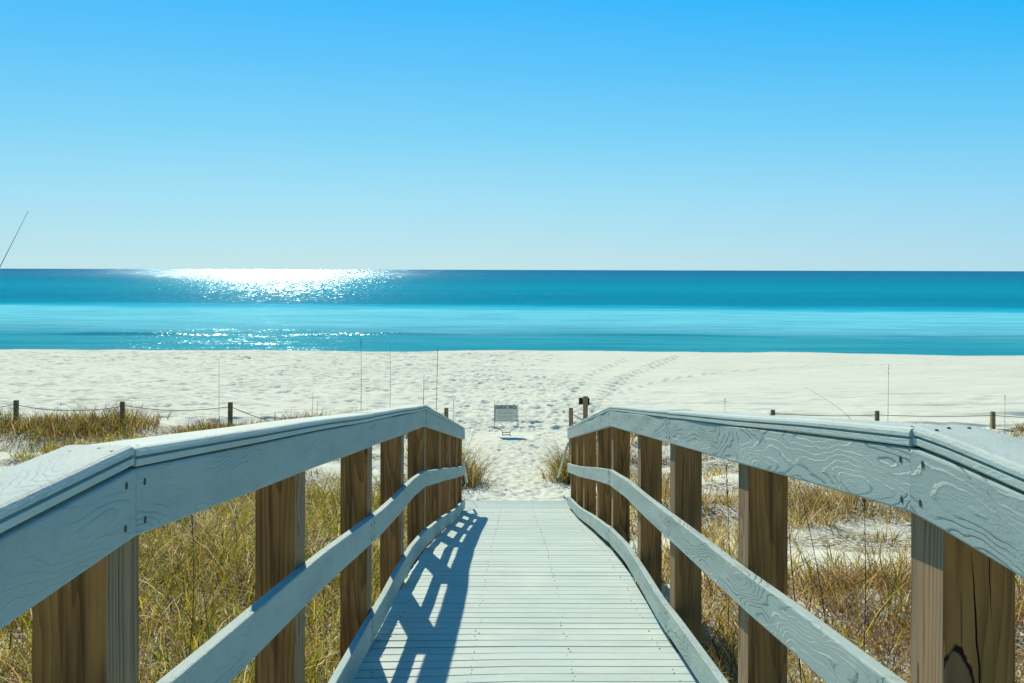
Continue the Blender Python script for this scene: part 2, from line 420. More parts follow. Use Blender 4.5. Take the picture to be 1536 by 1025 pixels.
def build_sand():
    xs = axis((-900, -120, 60), (-120, -46, 2), (-46, -12, .17), (-12, -2.4, .10), (-2.4, 2.6, .045), (2.6, 12, .10), (12, 46, .2), (46, 120, 2), (120, 900, 60))
    ys = axis((-80, -4, 4), (-4, 0, .5), (0, 12.8, .12), (12.8, 25, .055), (25, 57, .13), (57, 90, 1.5))
    X, Y = np.meshgrid(xs, ys)
    Z = base_ground(X, Y)
    def pit(cx, cy, r, dep, el=1.0, ang=0.0):
        if abs(cx + .22) < .75 and abs(cy - 21.7) < .8: return
        R = r * max(1, el) * 2.6
        i0, i1 = np.searchsorted(ys, [cy - R, cy + R]); j0, j1 = np.searchsorted(xs, [cx - R, cx + R])
        if i1 - i0 < 2 or j1 - j0 < 2: return
        dx = X[i0:i1, j0:j1] - cx; dy = Y[i0:i1, j0:j1] - cy
        u = (dx * cos(ang) + dy * sin(ang)) / (r * el); v = (-dx * sin(ang) + dy * cos(ang)) / r
        q = np.sqrt(u * u + v * v)
        Z[i0:i1, j0:j1] += dep * (-np.exp(-q * q * 1.3) + .38 * np.exp(-((q - 1.45) / .5) ** 2))
    r_ = np.random.default_rng(3)
    for _ in range(3600):                                     # the trodden path
        y = r_.uniform(13.4, 26); x = XC + r_.normal(0, .95)
        pit(x, y, r_.uniform(.034, .078), r_.uniform(.008, .027), r_.uniform(1, 1.7), r_.uniform(0, pi))
    for _ in range(15000):                                     # left part of the beach, well trodden
        y = r_.uniform(22.5, 53); x = r_.uniform(-42, 1) + r_.normal(0, 1.5)
        dens = vnoise(np.array(x / 6), np.array(y / 4), 77)
        if r_.random() > .35 + .9 * float(dens): continue
        pit(x, y, r_.uniform(.09, .185), r_.uniform(.016, .072) * (1 if r_.random() > .3 else .4), r_.uniform(1, 2.2), r_.normal(0, .5))
    for _ in range(2700):                                     # centre
        y = r_.uniform(24, 40); x = r_.normal(.5, 2.2)
        pit(x, y, r_.uniform(.06, .125), r_.uniform(.008, .028), r_.uniform(1, 1.7), r_.uniform(0, pi))
    for _ in range(1100):                                     # right part, much smoother
        y = r_.uniform(22, 33); x = r_.uniform(2, 30)
        pit(x, y, r_.uniform(.15, .4), r_.uniform(.006, .016), r_.uniform(1.2, 3.2), r_.normal(0, .3))
    def trail(pts, step=.55, dep=.085, r0=.125):
        for (x0, y0), (x1, y1) in zip(pts[:-1], pts[1:]):
            L = math.hypot(x1 - x0, y1 - y0); n = max(1, int(L / step)); a = math.atan2(y1 - y0, x1 - x0)
            for k in range(n):
                t = (k + r_.uniform(-.2, .2)) / n; sd = .12 if k % 2 else -.12
                pit(x0 + (x1 - x0) * t - sin(a) * sd, y0 + (y1 - y0) * t + cos(a) * sd, r0 * r_.uniform(.85, 1.2), dep * r_.uniform(.7, 1.1), 1.7, a)
    trail([(1.6, 24), (2.4, 29), (4.6, 38), (7.4, 46), (9.6, 51)], .5)
    trail([(1.9, 24.5), (2.9, 30), (5.2, 39), (8.2, 46.5), (9.8, 51)], .55)
    trail([(1.2, 25), (3.4, 31.5), (5.6, 36), (9.5, 41), (15, 44.5), (22, 46.5), (27, 47)], .6, .07)
    trail([(1.0, 26), (2.2, 33), (3.8, 41), (6.5, 49)], .6, .075)
    for yy, dp in ((26.8, .10), (23.6, .06), (29.5, .05)):  # faint ridges along the beach
        pro = np.exp(-((Y - yy - .25 * np.sin(X * .35) - .6 * (vnoise(X / 9, X * 0, 3) - .5)) / .11) ** 2)
        Z[:] += pro * dp * (vnoise(X / 2.3, X * 0 + yy, 12) > .25) * np.clip(vnoise(X / 4, X * 0 + yy, 13) * 2 - .3, 0, 1)
    Z += (fbm(X * 3.1, Y * 3.1, 55) - .5) * .03 * ((Y > 13) & (Y < 56))
    ys2 = shore_y(X, Y)
    litter_shade = np.zeros_like(Z)
    ax = np.abs(X - XC)
    belt = sstep(18.2, 19.2, Y) * (1 - sstep(20.6, 21.6, Y)) * sstep(1.6, 2.2, ax) * np.where(X < 0, .9, .35)
    litter_shade = sstep(1.2, 2.0, ax) * (1 - sstep(21, 23, Y)) * sstep(.40, .62, fbm(X / 1.1, Y / 1.1, 66))
    litter_shade = np.maximum(litter_shade, np.where(X < 0, 1.0, .75) * sstep(.95, 1.3, ax) * np.where(X < 0, 1 - sstep(11, 13, Y), 1 - sstep(6, 8.2, Y)))
    litter_shade = np.maximum(litter_shade, belt)
    wet = sstep(53.2, 54.6, ys2) * .8
    wrk = sstep(50, 53, ys2) * (X < 2) * sstep(.52, .66, fbm(X / .8, Y / .5, 88)) * .8
    C = np.zeros((Z.size, 3), np.float32)
    C[:, 0] = np.maximum(litter_shade, wrk * .5).ravel(); C[:, 1] = wet.ravel()
    ny, nx = Z.shape
    idx = np.arange(ny * nx).reshape(ny, nx)
    F = np.stack([idx[:-1, :-1], idx[:-1, 1:], idx[1:, 1:], idx[1:, :-1]], -1).reshape(-1, 4)
    me = mesh_np('sand', np.stack([X.ravel(), Y.ravel(), Z.ravel()], 1), F, True, C)
    o = link('sand', me, M_SAND); tag(o, kind='structure')
    return o
build_sand()

def build_sea():
    xs = [0.0]; s = 1.2
    while xs[-1] < 70: xs.append(xs[-1] + 1.2)
    while xs[-1] < 40000: s *= 1.35; xs.append(xs[-1] + s)
    xs = np.array([-v for v in xs[:0:-1]] + xs)
    ys = [45.0]
    while ys[-1] < 150: ys.append(ys[-1] + .3)
    s = .4
    while ys[-1] < 60000: s *= 1.10; ys.append(ys[-1] + s)
    ys = np.array(ys)
    X, Y = np.meshgrid(xs, ys)
    Yc = np.clip(Y, 0, 400); Xc = np.clip(X, -400, 400)
    fade = 1 - sstep(90, 150, Y)
    Z = fade * ((fbm(Xc / 14, Yc / 1.9, 8) - .5) * .12 + (fbm(Xc / 5, Yc / .8, 18) - .5) * .05)
    cy = 71 + 2.0 * (vnoise(Xc / 22, Xc * 0, 4) - .5)
    amp = .05 + .22 * vnoise(Xc / 11, Xc * 0 + 4, 14)
    Z += amp * np.exp(-((Y - cy) / np.where(Y < cy, .55, 1.6)) ** 2)
    cy2 = 60.5 + 1.6 * (vnoise(Xc / 12, Xc * 0 + 9, 5) - .5)
    Z += .09 * vnoise(Xc / 6, Xc * 0 + 2, 15) * np.exp(-((Y - cy2) / .6) ** 2)
    cy3 = 84 + 3 * (vnoise(Xc / 30, Xc * 0 + 1, 6) - .5)
    Z += .08 * vnoise(Xc / 16, Xc * 0 + 6, 16) * np.exp(-((Y - cy3) / 1.2) ** 2)
    ny, nx = Z.shape
    idx = np.arange(ny * nx).reshape(ny, nx)
    F = np.stack([idx[:-1, :-1], idx[:-1, 1:], idx[1:, 1:], idx[1:, :-1]], -1).reshape(-1, 4)
    me = mesh_np('sea', np.stack([X.ravel(), Y.ravel(), Z.ravel()], 1), F, True)
    tag(link('sea', me, M_SEA), kind='structure')
build_sea()

# ------------------------------------------------------------------ boardwalk deck
def build_deck():
    root = thing('boardwalk', (XC, 6.0, float(deck_z(6.0))), 'pale blue grey plank boardwalk sloping down to the sand between two railings', 'boardwalk')
    V, F, UV, C = [], [], [], []
    r_ = random.Random(5)
    y = -1.6; k = 0
    prof = 5
    while y < DECK_END - .02:
        w = .1062 + r_.uniform(-.002, .002); gap = r_.choice((.001, .001, .0013, .0016, .002, .0025, .003, .0055))
        y1 = min(y + w, DECK_END)
        dx0, dx1 = r_.uniform(-.006, .004), r_.uniform(-.004, .006)
        x0, x1 = -HALF - .030 + dx0, HALF + .030 + dx1
        lift = r_.uniform(-.0012, .0012); cup = r_.uniform(-.0005, .0016)
        tint = (r_.random(), r_.random(), r_.random())
        nseg = 6; b = .0022
        rows = []
        for j in range(nseg + 1):
            t = j / nseg; x = x0 + (x1 - x0) * t
            bow = .0012 * sin(pi * t * 2 + k)
            yy0, yy1 = y + bow, y1 + bow
            tl = -.044 * max(0.0, min(1.0, (4.6 - y) / 1.3)) * max(0.0, min(1.0, -x / HALF))      # the near boards sag to the left
            zt0, zt1 = float(deck_z(yy0)) + lift + tl, float(deck_z(yy1)) + lift + tl
            pts = [(yy0, zt0 - .036), (yy0, zt0 - b), (yy0 + b, zt0), ((yy0 + yy1) / 2, (zt0 + zt1) / 2 - cup), (yy1 - b, zt1), (yy1, zt1 - b), (yy1, zt1 - .036)]
            base = len(V)
            for (py, pz) in pts:
                V.append((x, py - 6.0, pz - float(deck_z(6.0)))); UV.append((x, py - y)); C.append(tint)
            rows.append(base)
        for j in range(nseg):
            a, c = rows[j], rows[j + 1]
            for i in range(7):
                i2 = (i + 1) % 7
                F.append((a + i, c + i, c + i2, a + i2))
        for bse, rev in ((rows[0], False), (rows[-1], True)):
            q1 = (bse, bse + 1, bse + 5, bse + 6); q2 = (bse + 1, bse + 2, bse + 4, bse + 5)
            F.append(q1[::-1] if rev else q1); F.append(q2[::-1] if rev else q2)
        y = y1 + gap; k += 1
    me = mesh_np('plank_surface', np.array(V), np.array(F), False, np.array(C, np.float32))
    uvl = me.uv_layers.new(name='UVMap')
    li = np.zeros(len(me.loops), np.int32); me.loops.foreach_get('vertex_index', li)
    uvl.data.foreach_set('uv', np.array(UV, np.float32)[li].ravel())
    bm = bmesh.new(); bm.from_mesh(me); bmesh.ops.recalc_face_normals(bm, faces=bm.faces[:]); bm.to_mesh(me); bm.free()
    link('plank_surface', me, M_DECK, root)
    # nail heads along the joists
    bm = bmesh.new(); r2 = random.Random(9)
    y = -1.6 + .05
    while y < DECK_END:
        for jx in (-.70, -.235, .235, .70):
            for o in (-.025, .027):
                if r2.random() < .48: continue
                px, py = jx + r2.uniform(-.012, .012), y + o + r2.uniform(-.006, .006)
                rr = r2.uniform(.0028, .0042); pz = float(deck_z(py)) - float(deck_z(6.0)) + .0015
                ring = [bm.verts.new((px + rr * cos(a * pi / 3), py - 6.0 + rr * sin(a * pi / 3), pz - .044 * max(0.0, min(1.0, (4.6 - py) / 1.3)) * max(0.0, min(1.0, -px / HALF)))) for a in range(6)]
                low = [bm.verts.new((v.co.x, v.co.y, v.co.z - .006)) for v in ring]
                bm.faces.new(ring)
                for a in range(6): bm.faces.new((ring[a], low[a], low[(a + 1) % 6], ring[(a + 1) % 6]))
        y += .1083
    o = link('nail_head', bm_mesh('nail_head', bm), M_SCREW, root); o['kind'] = 'stuff'
    # stringers below the planks
    for jx in (-.70, -.235, .235, .70):
        bm = bmesh.new(); prev = None
        for yy in np.linspace(-1.5, DECK_END - .03, 30):
            zt = float(deck_z(yy)) - float(deck_z(6.0)) - .038
            cur = [bm.verts.new((jx + a, yy - 6.0, zt + b)) for a, b in ((-.019, 0), (.019, 0), (.019, -.18), (-.019, -.18))]
            if prev:
                for i in range(4): bm.faces.new((prev[i], prev[(i + 1) % 4], cur[(i + 1) % 4], cur[i]))
            else: bm.faces.new(cur)
            prev = cur
        bm.faces.new(prev)
        link('joist', bm_mesh('joist', bm), M_BEAM, root)
build_deck()

# ------------------------------------------------------------------ railings
def sweep(name, side, ya, yb, profile, zfun, root, mat, uvw=None, wav=0.0, seed=0, step=.12, closed_smooth=None):
    """profile: list of (outward, up) going round; path follows zfun(y)"""
    n = max(2, int((yb - ya) / step)); ys = np.linspace(ya, yb, n + 1)
    rz = root.location
    per = [0.0]
    for a, b in zip(profile, profile[1:] + profile[:1]): per.append(per[-1] + math.hypot(b[0] - a[0], b[1] - a[1]))
    bm = bmesh.new(); uvl = bm.loops.layers.uv.new('UVMap')
    rows = []
    for y in ys:
        wx = wav * (vnoise(np.array(y * 1.7), np.array(seed * 3.3), 3) - .5) * 2
        wz = wav * .7 * (vnoise(np.array(y * 1.3), np.array(seed * 5.1), 8) - .5) * 2
        rows.append([bm.verts.new((XC + side * (HALF + o + float(wx)) - rz[0], y - rz[1], float(zfun(y)) + u + float(wz) - rz[2])) for o, u in profile])
    k = len(profile)
    def face(vs, uvs):
        f = bm.faces.new(vs)
        for l, uv in zip(f.loops, uvs): l[uvl].uv = uv
        return f
    for i in range(n):
        for j in range(k):
            j2 = (j + 1) % k
            vs = [rows[i][j], rows[i + 1][j], rows[i + 1][j2], rows[i][j2]]
            uvs = [(ys[i], per[j]), (ys[i + 1], per[j]), (ys[i + 1], per[j + 1]), (ys[i], per[j + 1])]
            if side < 0: vs.reverse(); uvs.reverse()
            face(vs, uvs)
    for r in (rows[0], rows[-1]):
        face(r, [(o * .3, u) for o, u in profile])
    me = bm_mesh(name, bm)
    return link(name, me, mat, root)

def round_rect(o0, o1, u0, u1, r):
    c = r * .3
    return [(o0, u0 + r), (o0, u1 - r), (o0 + c, u1 - c), (o0 + r, u1), (o1 - r, u1), (o1 - c, u1 - c), (o1, u1 - r),
            (o1, u0 + r), (o1 - c, u0 + c), (o1 - r, u0), (o0 + r, u0), (o0 + c, u0 + c)]
FACE = round_rect(0, .036, -.133, -.004, .005)
# handrail cap: rounded nose with a dark groove cut along its inner edge
CAP = [(-.001, 0.0), (-.003, .003), (-.003, .0135), (.010, .0150), (.010, .0185), (-.003, .0200), (-.003, .0275), (.0005, .0340), (.007, .037), (.10, .038),
       (.124, .037), (.130, .033), (.131, .026), (.131, .0)]

def wavx(y, wav, seed): return float(wav * (vnoise(np.array(y * 1.7), np.array(seed * 3.3), 3) - .5) * 2)
def wavz(y, wav, seed): return float(wav * .7 * (vnoise(np.array(y * 1.3), np.array(seed * 5.1), 8) - .5) * 2)

def screw(parent, loc, side, r=.0043, up=False, long=1.6):
    bm = bmesh.new(); n = 10
    if up:
        a = [bm.verts.new((r * cos(2 * pi * i / n), r * sin(2 * pi * i / n) * 1.3, .0012)) for i in range(n)]
        b = [bm.verts.new((r * cos(2 * pi * i / n), r * sin(2 * pi * i / n) * 1.3, -.01)) for i in range(n)]
    else:
        a = [bm.verts.new((-side * .0015, r * cos(2 * pi * i / n), r * long * sin(2 * pi * i / n))) for i in range(n)]
        b = [bm.verts.new((side * .01, r * cos(2 * pi * i / n), r * long * sin(2 * pi * i / n))) for i in range(n)]
    bm.faces.new(a)
    for i in range(n): bm.faces.new((a[i], b[i], b[(i + 1) % n], a[(i + 1) % n]))
    return link('screw', bm_mesh('screw', bm), M_SCREW, parent, loc)

def build_rail(side, label, posts, end):
    root = thing('railing', (XC + side * HALF, 6.0, float(deck_z(6.0))), label, 'railing')
    rl = np.array(root.location)
    top = rail_top_l if side < 0 else rail_top
    ldip = (lambda y: .046 * np.clip((4.6 - y) / 1.3, 0, 1)) if side < 0 else (lambda y: 0.0)
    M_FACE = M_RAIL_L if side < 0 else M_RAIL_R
    r_ = random.Random(20 + side)
    knots = [-2.6, 1.62, 4.33, 6.93, end] if side < 0 else [-2.6, 1.70, 4.41, 7.15, end]
    g = .0018
    for i, (a, b) in enumerate(zip(knots[:-1], knots[1:])):
        sd = i + 10 * (side > 0)
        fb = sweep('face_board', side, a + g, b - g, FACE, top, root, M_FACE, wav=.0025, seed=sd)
        # screws at both ends of the face board
        for yy, dy in ((a, .045), (b, -.045)):
            if yy in (-2.6, end): continue
            for uz in (-.03, -.105):
                y = yy + dy + r_.uniform(-.01, .01)
                screw(fb, (XC + side * (HALF + wavx(y, .0025, sd)) - rl[0], y - rl[1], float(top(y)) + uz + r_.uniform(-.006, .006) - rl[2]), side)
        cb = sweep('cap_board', side, a + g, b - g, CAP, lambda y: top(y) + .0005, root, M_CAP, wav=.0055, seed=sd + 3)
        for yy, dy in ((a, .05), (b, -.05)):
            if yy in (-2.6, end): continue
            for ox in (.02, .055, .095):
                y = yy + dy + r_.uniform(-.02, .02)
                screw(cb, (XC + side * (HALF + ox) - rl[0], y - rl[1], float(top(y)) + .0375 + wavz(y, .0055, sd + 3) - rl[2]), side, .0032, True)
    for (nm, off, fz) in (('middle_rail', .495, lambda y: top(y) - .495 + low_off(y) * .45 + ldip(y) * .65),
                          ('bottom_rail', .985, lambda y: top(y) - .985 + low_off(y) - ldip(y))):
        kn = knots[:-1] + [end - (.02 if nm[0] == 'm' else .03)]
        for i, (a, b) in enumerate(zip(kn[:-1], kn[1:])):
            sd = i + 30 + 10 * (side > 0) + (5 if nm[0] == 'b' else 0)
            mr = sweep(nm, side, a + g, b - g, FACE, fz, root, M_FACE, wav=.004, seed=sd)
            for yy, dy in ((a, .045), (b, -.045)):
                if yy < 1: continue
                for uz in (-.035, -.105):
                    y = yy + dy
                    screw(mr, (XC + side * (HALF + wavx(y, .004, sd)) - rl[0], y - rl[1], float(fz(y)) + uz - rl[2]), side, .0045)
    for k, (py, w) in enumerate(posts):
        x0 = XC + side * (HALF + .0375); zc = float(top(py))
        zg = float(base_ground(np.array(x0), np.array(py))) - .35
        bm = bmesh.new(); r = .004; W = w; pts = []
        for (cx, cy, a0) in ((W / 2 - r, .07 - r, 0), (-W / 2 + r, .07 - r, 90), (-W / 2 + r, -.07 + r, 180), (W / 2 - r, -.07 + r, 270)):
            for s in range(3):
                an = radians(a0 + 45 * s); pts.append((cx + r * cos(an), cy + r * sin(an)))
        zs = np.linspace(zg, zc - .0015, 10)
        tw = r_.uniform(-.004, .004)
        rows = []
        for z in zs:
            t = (z - zc) / 1.5
            row = []
            for (x, y) in pts:
                zz = z
                if z == zs[-1]: zz = float(top(py + y)) - .0015
                row.append(bm.verts.new((x, y, zz - zc)))
            rows.append(row)
        for i in range(len(zs) - 1):
            for j in range(12):
                bm.faces.new((rows[i][j], rows[i][(j + 1) % 12], rows[i + 1][(j + 1) % 12], rows[i + 1][j]))
        bm.faces.new(rows[0]); bm.faces.new(rows[-1])
        mt = M_POSTC if (side > 0 and k == 0) else M_POST
        o = link('post', bm_mesh('post', bm), mt, root, (x0 + side * w / 2 - rl[0], py - rl[1], zc - rl[2]))
        if side > 0 and k == 0: o['label'] = 'post split by two long dark cracks above a bark edged knot'
    return root, rl

W6 = .14
RL = [(1.655, W6), (3.02, W6), (4.46, W6), (5.76, W6), (7.20, W6), (8.65, W6), (9.91, W6), (11.15, W6), (12.17, W6)]
RR = [(1.715, W6), (3.09, W6), (4.48, W6), (5.68, W6), (7.24, W6), (8.53, W6), (10.22, W6), (11.36, W6), (12.60, W6)]
left_rail, _rl1 = build_rail(-1, 'shaded blue grey railing that casts its slatted shadow across the planks', RL, 12.32)
right_rail, _rl2 = build_rail(1, 'sunlit pale railing with carved looking wood grain and a cracked post', RR, 12.85)

def extension(root, rl, pts, hook):
    P = [np.array(p) - rl for p in pts]
    e = link('handrail_extension', tube(P, .019, seg=10, name='handrail_extension'), M_PIPE, root)
    link('bracket', tube([np.array(p) - rl for p in hook], .008, seg=6, name='bracket'), M_BRACKET, e)
xr = XC + HALF
extension(right_rail, _rl2, [(xr + .02, 12.9, CAM_Z - 2.62), (xr - .03, 13.5, CAM_Z - 3.0), (xr - .07, 14.1, CAM_Z - 3.40), (xr - .075, 14.2, CAM_Z - 3.45)],
          [(xr - .075, 14.2, CAM_Z - 3.44), (xr - .06, 14.1, CAM_Z - 3.47), (xr - .01, 13.6, CAM_Z - 3.46), (xr + .03, 12.9, CAM_Z - 3.30)])
xl = XC - HALF
extension(left_rail, _rl1, [(xl - .03, 12.3, CAM_Z - 2.72), (xl - .02, 12.7, CAM_Z - 3.0), (xl - .01, 13.0, CAM_Z - 3.24)],
          [(xl - .01, 13.0, CAM_Z - 3.24), (xl - .03, 12.95, CAM_Z - 3.28), (xl - .05, 12.35, CAM_Z - 3.20)])

# ------------------------------------------------------------------ rope fences
def fence_post_mesh(h, w, seed):
    r_ = random.Random(seed); bm = bmesh.new(); rows = []
    for z, s in ((-.45, 1), (h * .5, 1), (h - .008, 1), (h, .82)):
        rows.append([bm.verts.new((a * w / 2 * s + r_.uniform(-.002, .002), b * w / 2 * s, z + r_.uniform(-.003, .003))) for a, b in ((-1, -.8), (-.8, -1), (.8, -1), (1, -.8), (1, .8), (.8, 1), (-.8, 1), (-1, .8))])
    for i in range(3):
        for j in range(8): bm.faces.new((rows[i][j], rows[i][(j + 1) % 8], rows[i + 1][(j + 1) % 8], rows[i + 1][j]))
    bm.faces.new(rows[0]); bm.faces.new(rows[-1])
    return bm_mesh('post', bm)

def build_fence(label, posts, ropes):
    """posts: (x, y, top_z, width, lean); ropes: (i, j, z below top a, b, sag)"""
    x0, y0 = posts[0][0], posts[0][1]
    root = thing('rope_fence', (x0, y0, float(base_ground(np.array(x0), np.array(y0)))), label, 'fence')
    rl = np.array(root.location)
    tops = []
    for k, (x, y, zt, w, lean) in enumerate(posts):
        zg = float(base_ground(np.array(x), np.array(y))) - .05
        o = link('post', fence_post_mesh(zt - zg, w, k), M_FPOST, root, (x - rl[0], y - rl[1], zg - rl[2]))
        o.rotation_euler = (0, lean, 0)
        tops.append(np.array((x, y, zt)))
    for (i, j, da, db, sag) in ropes:
        a = tops[i] + np.array((.0, -.05, -da)); b = tops[j] + np.array((.0, -.05, -db))
        P = []
        for t in np.linspace(0, 1, 22):
            p = a + (b - a) * t; p[2] -= sag * 4 * t * (1 - t)
            gz = float(base_ground(np.array(p[0]), np.array(p[1]))) + .04
            p[2] = max(p[2], gz); P.append(p - rl)
        link('rope', tube(P, .0085, seg=6, name='rope'), M_ROPE, root)
    return root
def pt(px, py, D):          # pixel of the photograph at distance D -> point
    return ((px - 773) / 1280 * D, D, CAM_Z - (py - 405 - (px - 768) * .0026) / 1280 * D)
L = [pt(-140, 600, 21.2), pt(24.5, 600.5, 21.0), pt(184.5, 602.5, 20.9), pt(346, 603.5, 20.6), pt(670, 612, 19.3)]
build_fence('weathered post and rope fence along the grassy dune left of the boardwalk',
            [(L[0][0], L[0][1], L[0][2], .095, 0), (L[1][0], L[1][1], L[1][2], .095, .01), (L[2][0], L[2][1], L[2][2], .092, -.01), (L[3][0], L[3][1], L[3][2], .095, 0), (L[4][0], L[4][1], L[4][2], .09, 0)],
            [(0, 1, .10, .10, .14), (1, 2, .10, .11, .13), (2, 3, .08, .10, .11), (3, 4, .09, .10, .52)])
R = [pt(857, 612, 18.6), pt(1003, 614, 20.2), pt(1160, 615, 20.8), pt(1316, 616.5, 21.0), pt(1490, 617.5, 21.3), pt(1665, 619, 21.6)]
build_fence('weathered post and rope fence along the dune right of the boardwalk',
            [(R[0][0], R[0][1], R[0][2], .088, 0)] + [(q[0], q[1], q[2], .092, random.uniform(-.012, .012)) for q in R[1:]],
            [(0, 1, .10, .12, .40), (1, 2, .10, .05, .50), (2, 3, .08, .09, .04), (3, 4, .09, .09, .03), (4, 5, .09, .1, .05)])

# tall post with a small dark sign on its sea side
q = pt(878.5, 594.5, 19.6)
zg = float(base_ground(np.array(q[0]), np.array(q[1])))
sp = thing('sign_post', (q[0], q[1], zg), 'tall square post with the dark back of a small sign, right of the path', 'sign post')
link('post', fence_post_mesh(q[2] - zg, .105, 99), M_FPOST, sp)
bm = bmesh.new(); add_box(bm, -.145, .10, .054, .066, q[2] - zg - .20, q[2] - zg - .045)
link('sign_panel', bm_mesh('sign_panel', bm), M_BACK, sp)
bm = bmesh.new()
for zz in (-.08, -.165): add_box(bm, -.02, .02, .066, .074, q[2] - zg + zz - .012, q[2] - zg + zz + .012)
link('bolt', bm_mesh('bolt', bm), M_SCREW, sp)

# ------------------------------------------------------------------ notice sign in the path
def build_notice():
    D = 22.0
    c = pt(760, 651, D); x0 = c[0]; zg = float(base_ground(np.array(x0), np.array(D)))
    root = thing('notice_sign', (x0, D, zg), 'small grey green notice reading LEAVE NO TRACE on a thin wire stand in the sand', 'sign')
    def rel(px, py): p = pt(px, py, D); return (p[0] - x0, p[2] - c[2])
    x_l, z_t = rel(742.6, 605); x_r, z_b = rel(776, 630)
    # panel with a rounded outline and thickness
    bm = bmesh.new(); add_box(bm, x_l, x_r, -.004, .004, z_b, z_t)
    bmesh.ops.bevel(bm, geom=[e for e in bm.edges if abs(e.verts[0].co.y - e.verts[1].co.y) > .005], offset=.02, segments=3, affect='EDGES')
    panel = link('sign_panel', bm_mesh('sign_panel', bm), M_SIGN, root)
    # printed border
    bm = bmesh.new(); t = .009; i = .012
    add_box(bm, x_l + i, x_r - i, -.0062, -.0042, z_t - i - t, z_t - i); add_box(bm, x_l + i, x_r - i, -.0062, -.0042, z_b + i, z_b + i + t)
    add_box(bm, x_l + i, x_l + i + t, -.0062, -.0042, z_b + i + t, z_t - i - t); add_box(bm, x_r - i - t, x_r - i, -.0062, -.0042, z_b + i + t, z_t - i - t)
    link('border', bm_mesh('border', bm), M_INK2, panel)
    cu = bpy.data.curves.new('title', 'FONT'); cu.body = 'LEAVE NO TRACE'; cu.size = 1; cu.extrude = .0; cu.offset = .03
    cu.align_x = 'CENTER'
    tmp = bpy.data.objects.new('tmp_title', cu); COL.objects.link(tmp)
    bpy.context.view_layer.update()
    dg = bpy.context.evaluated_depsgraph_get()
    me = bpy.data.meshes.new_from_object(tmp.evaluated_get(dg))
    bpy.data.objects.remove(tmp); bpy.data.curves.remove(cu)
    xs = [v.co.x for v in me.vertices]; w = max(xs) - min(xs)
    ys_ = [v.co.y for v in me.vertices]; hh = max(ys_)
    sx = (x_r - x_l) * .90 / w; sz = .070 / hh; cx = (x_l + x_r) / 2
    for v in me.vertices: v.co = (cx + v.co.x * sx, -.0068, z_t - .098 + v.co.y * sz)
    me.name = 'title_lettering'
    link('title_lettering', me, M_INK, panel)
    # the smaller lines are too small to read in the photograph: letter-sized strokes
    r_ = random.Random(4); bm = bmesh.new(); Wd = x_r - x_l
    for (fz, f0, f1, hgt) in ((.24, .07, .93, .024), (.335, .15, .86, .020), (.44, .0, 0, 0), (.47, .12, .88, .022), (.565, .17, .80, .022), (.70, .07, .95, .022), (.775, .14, .78, .022), (.88, .18, .72, .020)):
        if hgt == 0: continue
        z = z_t - fz * (z_t - z_b); x = x_l + f0 * Wd
        while x < x_l + f1 * Wd:
            nl = r_.randint(3, 8)
            for _ in range(nl):
                k = r_.randint(0, 2); lw = .010
                if k != 1: add_box(bm, x, x + .0042, -.0062, -.0042, z, z + hgt)
                if k != 0: add_box(bm, x + .0035, x + lw, -.0062, -.0042, z + hgt - .006, z + hgt)
                if k == 2: add_box(bm, x + .0035, x + lw, -.0062, -.0042, z + .002, z + .006)
                if k == 1: add_box(bm, x + .0045, x + .0085, -.0062, -.0042, z, z + hgt - .0045)
                x += .0145
            x += .012
    link('small_lettering', bm_mesh('small_lettering', bm), M_INK2, panel)
    # wire stand
    def P(px, py, y=.010): a, b = rel(px, py); return (a, y, b)
    for sgn, path in ((-1, [P(742.3, 604), P(742.0, 637), P(743.0, 638.5), P(753.0, 643.8), P(754.4, 645.4), P(754.2, 656)]),
                      (1, [P(777.2, 604), P(777.4, 637), P(776.4, 638.5), P(767.2, 643.8), P(765.8, 645.4), P(766.0, 656)])):
        link('stand_rod', tube(path, .0085, seg=8, name='stand_rod'), M_WIRE, root)
    link('crossbar', tube([P(754.2, 646.5), P(766.0, 646.5)], .012, seg=8, name='crossbar'), M_WIRE, root)
    link('crossbar', tube([P(754.0, 649.5), P(766.4, 649.8)], .009, seg=8, name='crossbar'), M_WIRE, root)
build_notice()

# ------------------------------------------------------------------ grass
GOLD = [(.64, .44, .08), (.72, .54, .15), (.52, .34, .05), (.84, .72, .40)]
GREEN = [(.28, .32, .015), (.42, .41, .018), (.13, .18, .012), (.52, .46, .025)]
BROWN = [(.22, .13, .06), (.30, .18, .09), (.16, .10, .05)]
RUST = [(.40, .20, .10), (.34, .19, .10), (.28, .15, .08)]

def blades(B, H, W, lean, drift, droop, colr, seg=4, r=None):
    """B (n,3) bases; returns V, F, C"""
    r = r or rng
    n = len(B)
    az = drift; d = np.stack([np.cos(az), np.sin(az), np.zeros(n)], 1)
    wa = r.uniform(0, 2 * pi, n); wv = np.stack([np.cos(wa), np.sin(wa), np.zeros(n)], 1)
    V = np.empty((n, seg + 1, 2, 3), np.float32)
    for i in range(seg + 1):
        t = i / seg
        p = B + d * (H * lean * (t * .45 + t * t * .75))[:, None]
        p[:, 2] += H * (t - droop * t ** 2.6)
        w = W * (1 - t ** 2.2) * .5 + .0004
        V[:, i, 0] = p - wv * w[:, None]; V[:, i, 1] = p + wv * w[:, None]
    base = (np.arange(n) * (seg + 1) * 2)[:, None]
    i = np.arange(seg)[None, :]
    F = np.stack([base + 2 * i, base + 2 * i + 1, base + 2 * i + 3, base + 2 * i + 2], -1).reshape(-1, 4)
    C = np.repeat(colr, (seg + 1) * 2, axis=0)
    return V.reshape(-1, 3), F, C

def pick(pal, n, r):
    pal = np.array(pal); c = pal[r.integers(0, len(pal), n)]
    return c * r.uniform(.6, 1.25, (n, 1))

